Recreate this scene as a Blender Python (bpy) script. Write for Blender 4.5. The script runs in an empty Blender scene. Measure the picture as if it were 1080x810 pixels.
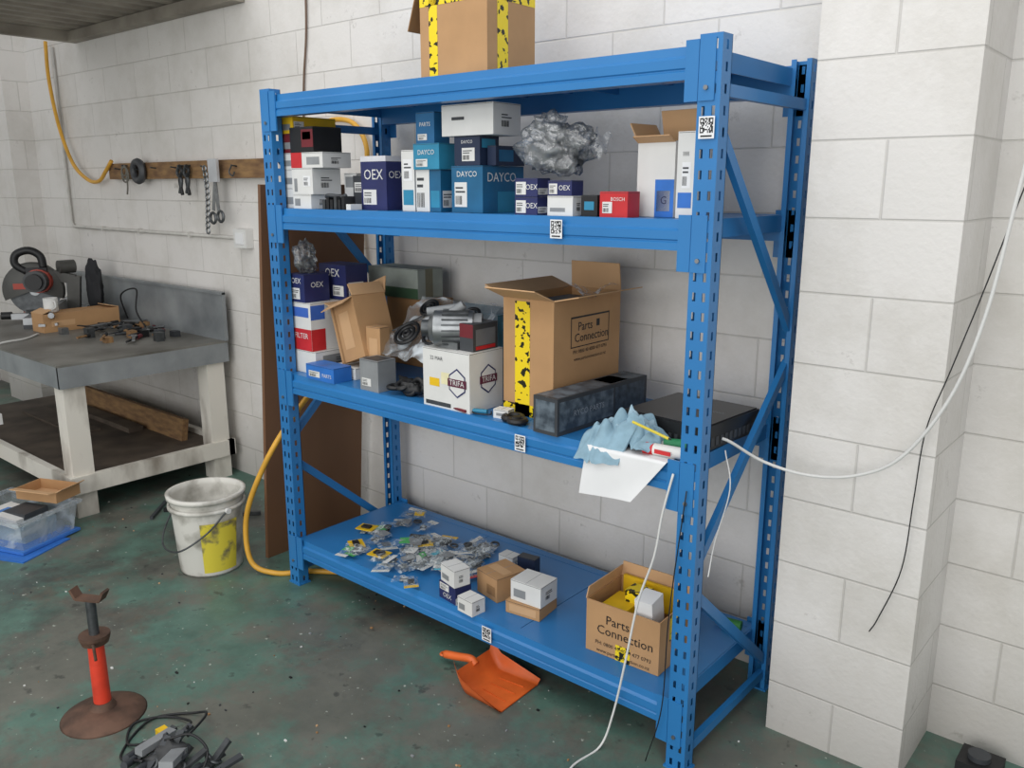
import bpy, bmesh, math, random
from mathutils import Vector, Matrix, Euler, noise as MN
random.seed(7)
sc=bpy.context.scene
sc.view_settings.view_transform='Standard'

# ---------------------------------------------------------------- materials
def lin(h):
    h=h.lstrip('#');v=[int(h[i:i+2],16)/255 for i in (0,2,4)]
    return tuple((c/12.92 if c<=.04045 else ((c+.055)/1.055)**2.4) for c in v)+(1,)
MC={}
def mat(col,rough=.6,metal=0,var=.12,scale=14,bump=0,key=None):
    k=key or (col,rough,metal,var,scale,bump)
    if k in MC:return MC[k]
    m=bpy.data.materials.new('mat_'+col.strip('#'));m.use_nodes=True
    nt=m.node_tree;b=nt.nodes['Principled BSDF'];c=lin(col)
    b.inputs['Roughness'].default_value=rough;b.inputs['Metallic'].default_value=metal
    tc=nt.nodes.new('ShaderNodeTexCoord');n=nt.nodes.new('ShaderNodeTexNoise')
    n.inputs['Scale'].default_value=scale;n.inputs['Detail'].default_value=4
    nt.links.new(tc.outputs['Object'],n.inputs['Vector'])
    r=nt.nodes.new('ShaderNodeValToRGB');r.color_ramp.elements[0].position=.3;r.color_ramp.elements[1].position=.7
    r.color_ramp.elements[0].color=tuple(x*(1-var) for x in c[:3])+(1,)
    r.color_ramp.elements[1].color=tuple(min(1,x*(1+var)) for x in c[:3])+(1,)
    nt.links.new(n.outputs['Fac'],r.inputs['Fac']);nt.links.new(r.outputs[0],b.inputs['Base Color'])
    if bump:
        bp=nt.nodes.new('ShaderNodeBump');bp.inputs['Strength'].default_value=bump;bp.inputs['Distance'].default_value=.01
        nt.links.new(n.outputs['Fac'],bp.inputs['Height']);nt.links.new(bp.outputs[0],b.inputs['Normal'])
    MC[k]=m;return m
def blotch(name,c1,c2,scale,thr,rough=.6,metal=0,soft=.05,detail=5,stretch=(1,1,1)):
    if name in MC:return MC[name]
    m=bpy.data.materials.new(name);m.use_nodes=True;nt=m.node_tree;b=nt.nodes['Principled BSDF']
    b.inputs['Roughness'].default_value=rough;b.inputs['Metallic'].default_value=metal
    tc=nt.nodes.new('ShaderNodeTexCoord');mp=nt.nodes.new('ShaderNodeMapping');mp.inputs['Scale'].default_value=stretch
    n=nt.nodes.new('ShaderNodeTexNoise');n.inputs['Scale'].default_value=scale;n.inputs['Detail'].default_value=detail
    nt.links.new(tc.outputs['Object'],mp.inputs[0]);nt.links.new(mp.outputs[0],n.inputs['Vector'])
    r=nt.nodes.new('ShaderNodeValToRGB');r.color_ramp.elements[0].position=thr-soft;r.color_ramp.elements[1].position=thr+soft
    r.color_ramp.elements[0].color=lin(c1);r.color_ramp.elements[1].color=lin(c2)
    nt.links.new(n.outputs['Fac'],r.inputs['Fac']);nt.links.new(r.outputs[0],b.inputs['Base Color'])
    MC[name]=m;return m
def plastic(name='clear_plastic',dens=.30,tint='#e8ecee',sc_=30):
    if name in MC:return MC[name]
    m=bpy.data.materials.new(name);m.use_nodes=True;nt=m.node_tree;nt.nodes.clear()
    o=nt.nodes.new('ShaderNodeOutputMaterial');t=nt.nodes.new('ShaderNodeBsdfTransparent');p=nt.nodes.new('ShaderNodeBsdfPrincipled')
    p.inputs['Base Color'].default_value=lin(tint);p.inputs['Roughness'].default_value=.12
    mx=nt.nodes.new('ShaderNodeMixShader');tc=nt.nodes.new('ShaderNodeTexCoord');n=nt.nodes.new('ShaderNodeTexNoise')
    n.inputs['Scale'].default_value=sc_;n.inputs['Distortion'].default_value=1.5
    r=nt.nodes.new('ShaderNodeValToRGB');r.color_ramp.elements[0].position=.48;r.color_ramp.elements[1].position=.66
    a=dens*.4;c=min(1,dens*2.6);r.color_ramp.elements[0].color=(a,a,a,1);r.color_ramp.elements[1].color=(c,c,c,1)
    nt.links.new(tc.outputs['Object'],n.inputs['Vector']);nt.links.new(n.outputs['Fac'],r.inputs[0]);nt.links.new(r.outputs[0],mx.inputs[0])
    bp=nt.nodes.new('ShaderNodeBump');bp.inputs['Strength'].default_value=.6;bp.inputs['Distance'].default_value=.01;nt.links.new(n.outputs['Fac'],bp.inputs['Height']);nt.links.new(bp.outputs[0],p.inputs['Normal'])
    nt.links.new(t.outputs[0],mx.inputs[1]);nt.links.new(p.outputs[0],mx.inputs[2]);nt.links.new(mx.outputs[0],o.inputs[0])
    MC[name]=m;return m
def filmbag(name='glossy_bag_film'):
    # clear film: fresnel-weighted glossy reflections over transparency, plus a little haze
    if name in MC:return MC[name]
    m=bpy.data.materials.new(name);m.use_nodes=True;nt=m.node_tree;nt.nodes.clear()
    o=nt.nodes.new('ShaderNodeOutputMaterial');t=nt.nodes.new('ShaderNodeBsdfTransparent');t.inputs[0].default_value=(.93,.94,.95,1)
    g=nt.nodes.new('ShaderNodeBsdfGlossy');g.inputs['Roughness'].default_value=.12;g.inputs[0].default_value=(.95,.96,.97,1)
    d=nt.nodes.new('ShaderNodeBsdfDiffuse');d.inputs[0].default_value=lin('#e4e8ea')
    lw=nt.nodes.new('ShaderNodeLayerWeight');lw.inputs[0].default_value=.38
    tc=nt.nodes.new('ShaderNodeTexCoord');n=nt.nodes.new('ShaderNodeTexNoise');n.inputs['Scale'].default_value=38;n.inputs['Distortion'].default_value=1.2
    nt.links.new(tc.outputs['Object'],n.inputs['Vector'])
    bp=nt.nodes.new('ShaderNodeBump');bp.inputs['Strength'].default_value=.7;bp.inputs['Distance'].default_value=.012
    nt.links.new(n.outputs['Fac'],bp.inputs['Height']);nt.links.new(bp.outputs[0],g.inputs['Normal']);nt.links.new(bp.outputs[0],lw.inputs['Normal'])
    m1=nt.nodes.new('ShaderNodeMixShader');m1.inputs[0].default_value=.10;nt.links.new(t.outputs[0],m1.inputs[1]);nt.links.new(d.outputs[0],m1.inputs[2])
    mr=nt.nodes.new('ShaderNodeMapRange');mr.inputs[3].default_value=.05;mr.inputs[4].default_value=.85;nt.links.new(lw.outputs['Fresnel'],mr.inputs[0])
    m2=nt.nodes.new('ShaderNodeMixShader');nt.links.new(mr.outputs[0],m2.inputs[0]);nt.links.new(m1.outputs[0],m2.inputs[1]);nt.links.new(g.outputs[0],m2.inputs[2])
    nt.links.new(m2.outputs[0],o.inputs[0]);MC[name]=m;return m
def brickmat(name,axis,offx=0,offz=-.036,dirt=.0):
    m=bpy.data.materials.new(name);m.use_nodes=True;nt=m.node_tree;b=nt.nodes['Principled BSDF'];L=nt.links
    g=nt.nodes.new('ShaderNodeNewGeometry');s=nt.nodes.new('ShaderNodeSeparateXYZ');L.new(g.outputs['Position'],s.inputs[0])
    cb=nt.nodes.new('ShaderNodeCombineXYZ')
    a=nt.nodes.new('ShaderNodeMath');a.operation='ADD';a.inputs[1].default_value=offx+40;L.new(s.outputs[axis],a.inputs[0])
    a2=nt.nodes.new('ShaderNodeMath');a2.operation='ADD';a2.inputs[1].default_value=-offz+4;L.new(s.outputs[2],a2.inputs[0])
    L.new(a.outputs[0],cb.inputs[0]);L.new(a2.outputs[0],cb.inputs[1])
    br=nt.nodes.new('ShaderNodeTexBrick');br.inputs['Scale'].default_value=1;br.inputs['Brick Width'].default_value=.4
    br.inputs['Row Height'].default_value=.2;br.inputs['Mortar Size'].default_value=.0045;br.inputs['Mortar Smooth'].default_value=.8
    br.inputs['Bias'].default_value=0;br.offset=.5
    br.inputs['Color1'].default_value=lin('#e2dfdb');br.inputs['Color2'].default_value=lin('#dddad6');br.inputs['Mortar'].default_value=lin('#cfccc7')
    L.new(cb.outputs[0],br.inputs['Vector'])
    n=nt.nodes.new('ShaderNodeTexNoise');n.inputs['Scale'].default_value=2.0;n.inputs['Detail'].default_value=8;n.inputs['Roughness'].default_value=.68;L.new(g.outputs['Position'],n.inputs['Vector'])
    r=nt.nodes.new('ShaderNodeValToRGB');r.color_ramp.elements[0].position=.33;r.color_ramp.elements[0].color=(.82,.81,.78,1);r.color_ramp.elements[1].position=.56;r.color_ramp.elements[1].color=(1,1,1,1);L.new(n.outputs['Fac'],r.inputs['Fac'])
    mx=nt.nodes.new('ShaderNodeMix');mx.data_type='RGBA';mx.blend_type='MULTIPLY';mx.inputs[0].default_value=.9
    L.new(br.outputs['Color'],mx.inputs[6]);L.new(r.outputs[0],mx.inputs[7])
    n3=nt.nodes.new('ShaderNodeTexNoise');n3.inputs['Scale'].default_value=8;n3.inputs['Detail'].default_value=9;n3.inputs['Roughness'].default_value=.72;L.new(g.outputs['Position'],n3.inputs['Vector'])
    r3=nt.nodes.new('ShaderNodeValToRGB');r3.color_ramp.elements[0].position=.63;r3.color_ramp.elements[0].color=(0,0,0,1);r3.color_ramp.elements[1].position=.74;r3.color_ramp.elements[1].color=(.7,.7,.7,1);L.new(n3.outputs['Fac'],r3.inputs['Fac'])
    mx2=nt.nodes.new('ShaderNodeMix');mx2.data_type='RGBA';L.new(r3.outputs[0],mx2.inputs[0]);L.new(mx.outputs[2],mx2.inputs[6]);mx2.inputs[7].default_value=lin('#8d877e')
    mr=nt.nodes.new('ShaderNodeMapRange');mr.inputs[1].default_value=0;mr.inputs[2].default_value=.4;mr.inputs[3].default_value=.8;mr.inputs[4].default_value=0;L.new(s.outputs[2],mr.inputs[0])
    mm=nt.nodes.new('ShaderNodeMath');mm.operation='MULTIPLY';L.new(mr.outputs[0],mm.inputs[0]);L.new(n.outputs['Fac'],mm.inputs[1])
    mx3=nt.nodes.new('ShaderNodeMix');mx3.data_type='RGBA';L.new(mm.outputs[0],mx3.inputs[0]);L.new(mx2.outputs[2],mx3.inputs[6]);mx3.inputs[7].default_value=lin('#77736a')
    L.new(mx3.outputs[2],b.inputs['Base Color']);b.inputs['Roughness'].default_value=.6
    n2=nt.nodes.new('ShaderNodeTexNoise');n2.inputs['Scale'].default_value=60;n2.inputs['Detail'].default_value=4;L.new(g.outputs['Position'],n2.inputs['Vector'])
    ad=nt.nodes.new('ShaderNodeMath');ad.operation='MULTIPLY_ADD';ad.inputs[1].default_value=-1.0;L.new(br.outputs['Fac'],ad.inputs[0])
    sm=nt.nodes.new('ShaderNodeMath');sm.operation='MULTIPLY';sm.inputs[1].default_value=.6;L.new(n2.outputs['Fac'],sm.inputs[0]);L.new(sm.outputs[0],ad.inputs[2])
    bp=nt.nodes.new('ShaderNodeBump');bp.inputs['Strength'].default_value=.5;bp.inputs['Distance'].default_value=.005;L.new(ad.outputs[0],bp.inputs['Height']);L.new(bp.outputs[0],b.inputs['Normal'])
    return m
def floormat():
    m=bpy.data.materials.new('worn_painted_concrete');m.use_nodes=True;nt=m.node_tree;b=nt.nodes['Principled BSDF'];L=nt.links
    g=nt.nodes.new('ShaderNodeNewGeometry')
    def noise(s,d,r=.6):
        n=nt.nodes.new('ShaderNodeTexNoise');n.inputs['Scale'].default_value=s;n.inputs['Detail'].default_value=d;n.inputs['Roughness'].default_value=r;L.new(g.outputs['Position'],n.inputs['Vector']);return n
    def ramp(n,p0,p1,c0=(0,0,0,1),c1=(1,1,1,1)):
        r=nt.nodes.new('ShaderNodeValToRGB');r.color_ramp.elements[0].position=p0;r.color_ramp.elements[1].position=p1;r.color_ramp.elements[0].color=c0;r.color_ramp.elements[1].color=c1;L.new(n.outputs['Fac'],r.inputs['Fac']);return r
    def mix(f,a,c):
        x=nt.nodes.new('ShaderNodeMix');x.data_type='RGBA'
        L.new(f,x.inputs[0])
        if isinstance(a,tuple):x.inputs[6].default_value=a
        else:L.new(a,x.inputs[6])
        if isinstance(c,tuple):x.inputs[7].default_value=c
        else:L.new(c,x.inputs[7])
        return x.outputs[2]
    base=ramp(noise(3,9,.7),.3,.7,lin('#55564f'),lin('#757269')).outputs[0]
    green=ramp(noise(1.3,10,.72),.45,.54,(.08,.08,.08,1),(.9,.9,.9,1)).outputs[0]
    gc=ramp(noise(7,8,.7),.3,.7,lin('#456459'),lin('#5f8376')).outputs[0]
    c=mix(green,base,gc)
    dk=ramp(noise(.9,9,.72),.50,.60,(0,0,0,1),(.8,.8,.8,1)).outputs[0];c=mix(dk,c,lin('#414340'))
    br=ramp(noise(1.9,10,.75),.56,.62,(0,0,0,1),(.5,.5,.5,1)).outputs[0];c=mix(br,c,lin('#665a4e'))
    sp=ramp(noise(45,4,.5),.69,.72,(0,0,0,1),(.8,.8,.8,1)).outputs[0];c=mix(sp,c,lin('#b5bab0'))
    ol=ramp(noise(14,6,.6),.62,.68,(0,0,0,1),(.6,.6,.6,1)).outputs[0];c=mix(ol,c,lin('#2f302e'))
    L.new(c,b.inputs['Base Color'])
    rr=ramp(noise(2.2,6),.35,.7,(.3,.3,.3,1),(.62,.62,.62,1)).outputs[0];L.new(rr,b.inputs['Roughness'])
    bp=nt.nodes.new('ShaderNodeBump');bp.inputs['Strength'].default_value=.25;bp.inputs['Distance'].default_value=.004;L.new(noise(12,8).outputs['Fac'],bp.inputs['Height']);L.new(bp.outputs[0],b.inputs['Normal'])
    return m
CARD=mat('#b58d63',.8,0,.07,9);CARDD=mat('#94704a',.85,0,.1,9);CARDI=mat('#c7a077',.85,0,.06,9)
WHITE=mat('#d8d8d5',.55,0,.04);NAVY=mat('#262c5c',.45);DNAVY=mat('#1e2b45',.45);TEAL=mat('#2c83a5',.45);TEALD=mat('#1a5f86',.45)
RED=mat('#c0282c',.45);MAROON=mat('#6b1f27',.5);YEL=mat('#e2b81c',.5);BLACK=mat('#17181a',.5);DGREY=mat('#3b3e42',.5);GREY=mat('#878a8c',.5)
GBOX=mat('#8d948d',.6);STEEL=mat('#8f9294',.35,.85,.2,30);STEELD=mat('#55585a',.45,.7,.3,30);PAPER=mat('#e4e5e6',.6,0,.02)
TAPE=blotch('parcel_tape_print','#20200f','#f0d21e',42,.43,.35,0,.01,2)
WOOD=blotch('dirty_white_timber','#8d857a','#d8d4ca',6,.40,.75,0,.12,8,(1,1,.4))
WOODB=blotch('old_timber','#6b4f38','#99784f',10,.5,.75,0,.2,6,(1,4,4))
PLY=blotch('plywood_brown','#6a4a34','#7f5c40',3,.5,.6,0,.25,6,(1,1,.3))
PLYD=blotch('dirty_ply','#3e362f','#63574b',6,.5,.7,0,.2,7)
ZINC=blotch('worn_zinc','#74797c','#9fa4a6',4,.5,.45,.3,.2,7)
BTOP=blotch('dirty_bench_top','#55524c','#84837d',3.5,.5,.5,.1,.2,8)
ORANGE=mat('#d8652a',.45,0,.12,12);HOSE=mat('#d9a33a',.45);CLEAR=plastic()

# ---------------------------------------------------------------- mesh builder
TXT={}
def textgeo(s):
    if s in TXT:return TXT[s]
    cu=bpy.data.curves.new('tx','FONT');cu.body=s;cu.size=1;cu.align_x='CENTER';cu.align_y='CENTER';cu.resolution_u=2
    o=bpy.data.objects.new('tx',cu);sc.collection.objects.link(o);dg=bpy.context.evaluated_depsgraph_get()
    me=bpy.data.meshes.new_from_object(o.evaluated_get(dg));v=[w.co.copy() for w in me.vertices];f=[tuple(p.vertices) for p in me.polygons]
    bpy.data.objects.remove(o);bpy.data.curves.remove(cu);bpy.data.meshes.remove(me);TXT[s]=(v,f);return v,f
def cr(pts,k=8):
    P=[Vector(p) for p in pts];P=[2*P[0]-P[1]]+P+[2*P[-1]-P[-2]];o=[]
    for i in range(1,len(P)-2):
        a,b,c,d=P[i-1:i+3]
        for j in range(k):
            t=j/k;o.append(.5*((2*b)+(c-a)*t+(2*a-5*b+4*c-d)*t*t+(3*b-a-3*c+d)*t**3))
    o.append(P[-2]);return o
class B:
    def __init__(s,name,loc=(0,0,0),rot=0,rx=0,ry=0,scale=1):
        s.name=name;s.V=[];s.F=[];s.I=[];s.S=[];s.m=[];s.loc=loc;s.rot=(rx,ry,rot);s.sc=scale
    def mi(s,m):
        if m not in s.m:s.m.append(m)
        return s.m.index(m)
    def add(s,v,f,m,M=None,smooth=False):
        n=len(s.V);M=M or Matrix()
        s.V+=[M@Vector(x) for x in v];s.F+=[tuple(n+i for i in q) for q in f];k=s.mi(m);s.I+=[k]*len(f);s.S+=[smooth]*len(f)
    def box(s,a,b,m,M=None):
        (x,y,z),(X,Y,Z)=a,b
        s.add([(x,y,z),(X,y,z),(X,Y,z),(x,Y,z),(x,y,Z),(X,y,Z),(X,Y,Z),(x,Y,Z)],[(0,3,2,1),(4,5,6,7),(0,1,5,4),(1,2,6,5),(2,3,7,6),(3,0,4,7)],m,M)
    def bar(s,p,q,w,h,m,up=(0,0,1)):
        p=Vector(p);q=Vector(q);d=q-p;l=d.length;d.normalize();u=Vector(up);sd=d.cross(u)
        if sd.length<1e-4:sd=d.cross(Vector((0,1,0)))
        sd.normalize();u=sd.cross(d)
        M=Matrix((( d.x,sd.x,u.x,p.x),(d.y,sd.y,u.y,p.y),(d.z,sd.z,u.z,p.z),(0,0,0,1)))
        s.box((0,-w/2,-h/2),(l,w/2,h/2),m,M)
    def lathe(s,prof,m,M=None,n=24,smooth=True,a0=0,a1=2*math.pi):
        v=[];f=[];full=abs(a1-a0-2*math.pi)<1e-6;nn=n if full else n+1
        for r,z in prof:
            for i in range(nn):
                a=a0+(a1-a0)*i/n;v.append((r*math.cos(a),r*math.sin(a),z))
        for j in range(len(prof)-1):
            for i in range(n):
                k=(i+1)%nn;f.append((j*nn+i,j*nn+k,(j+1)*nn+k,(j+1)*nn+i))
        s.add(v,f,m,M,smooth)
    def cyl(s,p,q,r,m,r2=None,n=16):
        p=Vector(p);q=Vector(q);d=q-p;M=Matrix.Translation(p)@d.to_track_quat('Z','Y').to_matrix().to_4x4();l=d.length
        if r2 is None:r2=r
        s.lathe([(0.0001,0),(r,0)],m,M,n,False);s.lathe([(r,0),(r2,l)],m,M,n);s.lathe([(r2,l),(0.0001,l)],m,M,n,False)
    def torus(s,c,R,r,m,M=None,n=24,k=8):
        pr=[(R+r*math.cos(2*math.pi*i/k),r*math.sin(2*math.pi*i/k)) for i in range(k+1)]
        s.lathe(pr,m,Matrix.Translation(Vector(c))@(M or Matrix()),n)
    def tube(s,pts,r,m,n=8,sm=True,k=8):
        P=cr(pts,k) if sm else [Vector(p) for p in pts];v=[];f=[];up=None
        for i,p in enumerate(P):
            d=(P[min(i+1,len(P)-1)]-P[max(i-1,0)]);d.normalize()
            if up is None:up=d.orthogonal().normalized()
            up=(up-d*up.dot(d));up.normalize();w=d.cross(up)
            for j in range(n):
                a=2*math.pi*j/n;v.append(p+(up*math.cos(a)+w*math.sin(a))*r)
        for i in range(len(P)-1):
            for j in range(n):
                q=(j+1)%n;f.append((i*n+j,i*n+q,(i+1)*n+q,(i+1)*n+j))
        f.append(tuple(range(n))[::-1]);f.append(tuple(range((len(P)-1)*n,len(P)*n)));s.add(v,f,m,None,True)
    def blob(s,c,rad,m,amp=.0,seed=0,M=None,n=3,fq=2.0,smooth=True,floor=None):
        bm=bmesh.new();bmesh.ops.create_icosphere(bm,subdivisions=n,radius=1);v=[];so=Vector((seed*3.7,seed*1.3,seed*2.1))
        for w in bm.verts:
            d=w.co.normalized();k=1+amp*(MN.noise(d*fq+so)+.5*MN.noise(d*fq*2.3+so)-.8*abs(MN.noise(d*fq*1.6-so)))
            z=c[2]+d.z*rad[2]*k
            if floor is not None:z=max(z,floor)
            v.append((c[0]+d.x*rad[0]*k,c[1]+d.y*rad[1]*k,z))
        s.add(v,[tuple(x.index for x in q.verts) for q in bm.faces],m,M,smooth);bm.free()
    def sheet(s,fn,nu,nv,m,smooth=True,M=None):
        v=[fn(i/nu,j/nv) for j in range(nv+1) for i in range(nu+1)]
        f=[(j*(nu+1)+i,j*(nu+1)+i+1,(j+1)*(nu+1)+i+1,(j+1)*(nu+1)+i) for j in range(nv) for i in range(nu)]
        s.add(v,f,m,M,smooth)
    def text(s,t,o,u,v,size,m,off=.0012):
        u=Vector(u);v=Vector(v);n=u.cross(v);o=Vector(o)+n*off
        M=Matrix(((u.x,v.x,n.x,o.x),(u.y,v.y,n.y,o.y),(u.z,v.z,n.z,o.z),(0,0,0,1)))@Matrix.Scale(size,4)
        a,f=textgeo(t);s.add(a,f,m,M)
    def face(s,w,d,h,F):
        return {'F':(Vector((0,0,0)),Vector((1,0,0)),Vector((0,0,1)),w,h),'R':(Vector((w,0,0)),Vector((0,1,0)),Vector((0,0,1)),d,h),
                'T':(Vector((0,0,h)),Vector((1,0,0)),Vector((0,1,0)),w,d),'L':(Vector((0,d,0)),Vector((0,-1,0)),Vector((0,0,1)),d,h),'B':(Vector((w,d,0)),Vector((-1,0,0)),Vector((0,0,1)),w,h)}[F]
    def decal(s,w,d,h,F,u0,v0,u1,v1,m,off=.0007):
        o,u,v,a,b=s.face(w,d,h,F);n=u.cross(v)
        pts=[o+u*a*x+v*b*y+n*off for x,y in ((u0,v0),(u1,v0),(u1,v1),(u0,v1))];s.add(pts,[(0,1,2,3)],m)
    def label(s,w,d,h,F,u0,v0,u1,v1):
        rn=random.Random(int((w+d+h)*1e4)+int(u0*100));du=u1-u0;dv=v1-v0
        x=u0+du*.08
        while x<u0+du*.6:
            k=du*rn.choice([.02,.035,.05]);s.decal(w,d,h,F,x,v0+dv*.1,x+k,v0+dv*.45,BLACK,.0010);x+=k+du*rn.choice([.02,.04])
        for q in (.58,.74):s.decal(w,d,h,F,u0+du*.08,v0+dv*q,u0+du*rn.uniform(.5,.9),v0+dv*(q+.07),DGREY,.0010)
    def ftext(s,w,d,h,F,x,y,size,t,m):
        o,u,v,a,b=s.face(w,d,h,F);s.text(t,o+u*a*x+v*b*y,u,v,size,m)
    def done(s):
        me=bpy.data.meshes.new(s.name);me.from_pydata([tuple(v) for v in s.V],[],s.F)
        for m in s.m:me.materials.append(m)
        for p,i,k in zip(me.polygons,s.I,s.S):p.material_index=i;p.use_smooth=k
        me.update();o=bpy.data.objects.new(s.name,me);o.location=s.loc;o.rotation_euler=s.rot;o.scale=(s.sc,)*3;sc.collection.objects.link(o);return o
def carton(name,x,y,z,w,d,h,m,dec=(),txt=(),rot=0,rx=0,ry=0,lid=True):
    b=B(name,(x,y,z),math.radians(rot),math.radians(rx),math.radians(ry))
    b.box((0,0,0),(w,d,h),m)
    if lid:
        b.box((.002,-.0006,h-.0035),(w-.002,0,h-.0025),DGREY)
        b.box((w,.002,h-.0035),(w+.0006,d-.002,h-.0025),DGREY)
        b.box((w*.5-.0006,.0,h),(w*.5+.0006,d,h+.0004),GREY)
    for t in dec:
        b.decal(w,d,h,*t)
        if t[5] is WHITE or t[5] is PAPER:b.label(w,d,h,*t[:5])
    if m is WHITE and not txt:
        b.label(w,d,h,'R',.25,.2,.75,.75)
        if not dec:b.label(w,d,h,'F',.25,.25,.8,.75)
    for t in txt:b.ftext(w,d,h,*t)
    return b.done()
def open_carton(name,x,y,z,w,d,h,m,mi,fl,dec=(),txt=(),rot=0,rx=0,ry=0,extra=None,fk=.5):
    b=B(name,(x,y,z),math.radians(rot),math.radians(rx),math.radians(ry));t=.004
    b.box((0,0,0),(w,d,t),m)
    b.box((0,0,t),(w,t,h),m);b.box((0,d-t,t),(w,d,h),m);b.box((0,t,t),(t,d-t,h),m);b.box((w-t,t,t),(w,d-t,h),m)
    b.box((t,t,t),(w-t,d-t,t+.001),mi)
    e={'F':((0,0,h),(w,0,h),(0,1,0)),'B':((w,d,h),(0,d,h),(0,-1,0)),'L':((0,d,h),(0,0,h),(1,0,0)),'R':((w,0,h),(w,d,h),(-1,0,0))}
    for k,(a,l) in fl.items():
        p,q,i=e[k];p=Vector(p);q=Vector(q);a=math.radians(a);dr=Vector(i)*math.cos(a)+Vector((0,0,1))*math.sin(a);n=(q-p).normalized().cross(dr)*.0035
        s=(q-p)*.015;pts=[p,q,q+dr*l-s,p+dr*l+s];v=pts+[x+n for x in pts]
        b.add(v,[(0,1,2,3),(7,6,5,4),(0,4,5,1),(1,5,6,2),(2,6,7,3),(3,7,4,0)],mi)
    for q in dec:b.decal(w,d,h,*q)
    for q in txt:b.ftext(w,d,h,*q)
    if extra:extra(b)
    return b.done()

# ---------------------------------------------------------------- room shell
WY=.67
def room():
    b=B('wall_back');b.box((-7,WY,-.02),(3.2,WY+.15,3.3),brickmat('painted_block_back',0,.1));b.done()
    pm=brickmat('painted_block_pilaster',0,-.14);ps=brickmat('painted_block_return',1,.2)
    for nm,x0,x1,y in (('wall_pilaster_right',.145,.535,.365),('wall_pilaster_left',-6.3,-5.66,.50)):
        b=B(nm);z=3.3
        b.add([(x0,y,-.02),(x1,y,-.02),(x1,y,z),(x0,y,z)],[(0,1,2,3)],pm)
        b.add([(x1,y,-.02),(x1,WY,-.02),(x1,WY,z),(x1,y,z)],[(0,1,2,3)],ps)
        b.add([(x0,WY,-.02),(x0,y,-.02),(x0,y,z),(x0,WY,z)],[(0,1,2,3)],ps);b.done()
    b=B('wall_left');b.box((-7.15,-6,-.02),(-7,WY+.15,3.3),ps);b.done()
    b=B('floor');b.box((-7.15,-6,-.1),(3.2,WY+.15,0),floormat());b.done()
    b=B('ceiling_mezzanine');zc=2.60;x0,x1=-4.78,-2.9
    prof=[];x=x0
    while x<x1:
        prof+=[(x,zc),(x+.05,zc),(x+.07,zc+.03),(x+.12,zc+.03)];x+=.14
    v=[];f=[]
    for p in prof:v+=[(p[0],-1.2,p[1]),(p[0],WY-.01,p[1])]
    for i in range(len(prof)-1):f.append((2*i,2*i+1,2*i+3,2*i+2))
    gm=blotch('mezz_steel','#857e74','#aba498',5,.5,.6,.2,.2)
    b.add(v,f,gm);b.box((x0,-1.2,zc+.032),(x1,WY-.01,zc+.06),gm)
    b.box((x0,WY-.07,zc-.06),(x1,WY-.005,zc-.002),gm);b.box((x0-.05,-1.2,zc-.06),(x0,WY-.005,zc+.1),gm);b.box((x0,-.35,zc-.09),(x1,-.29,zc-.002),gm)
    b.done()
room()

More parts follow.
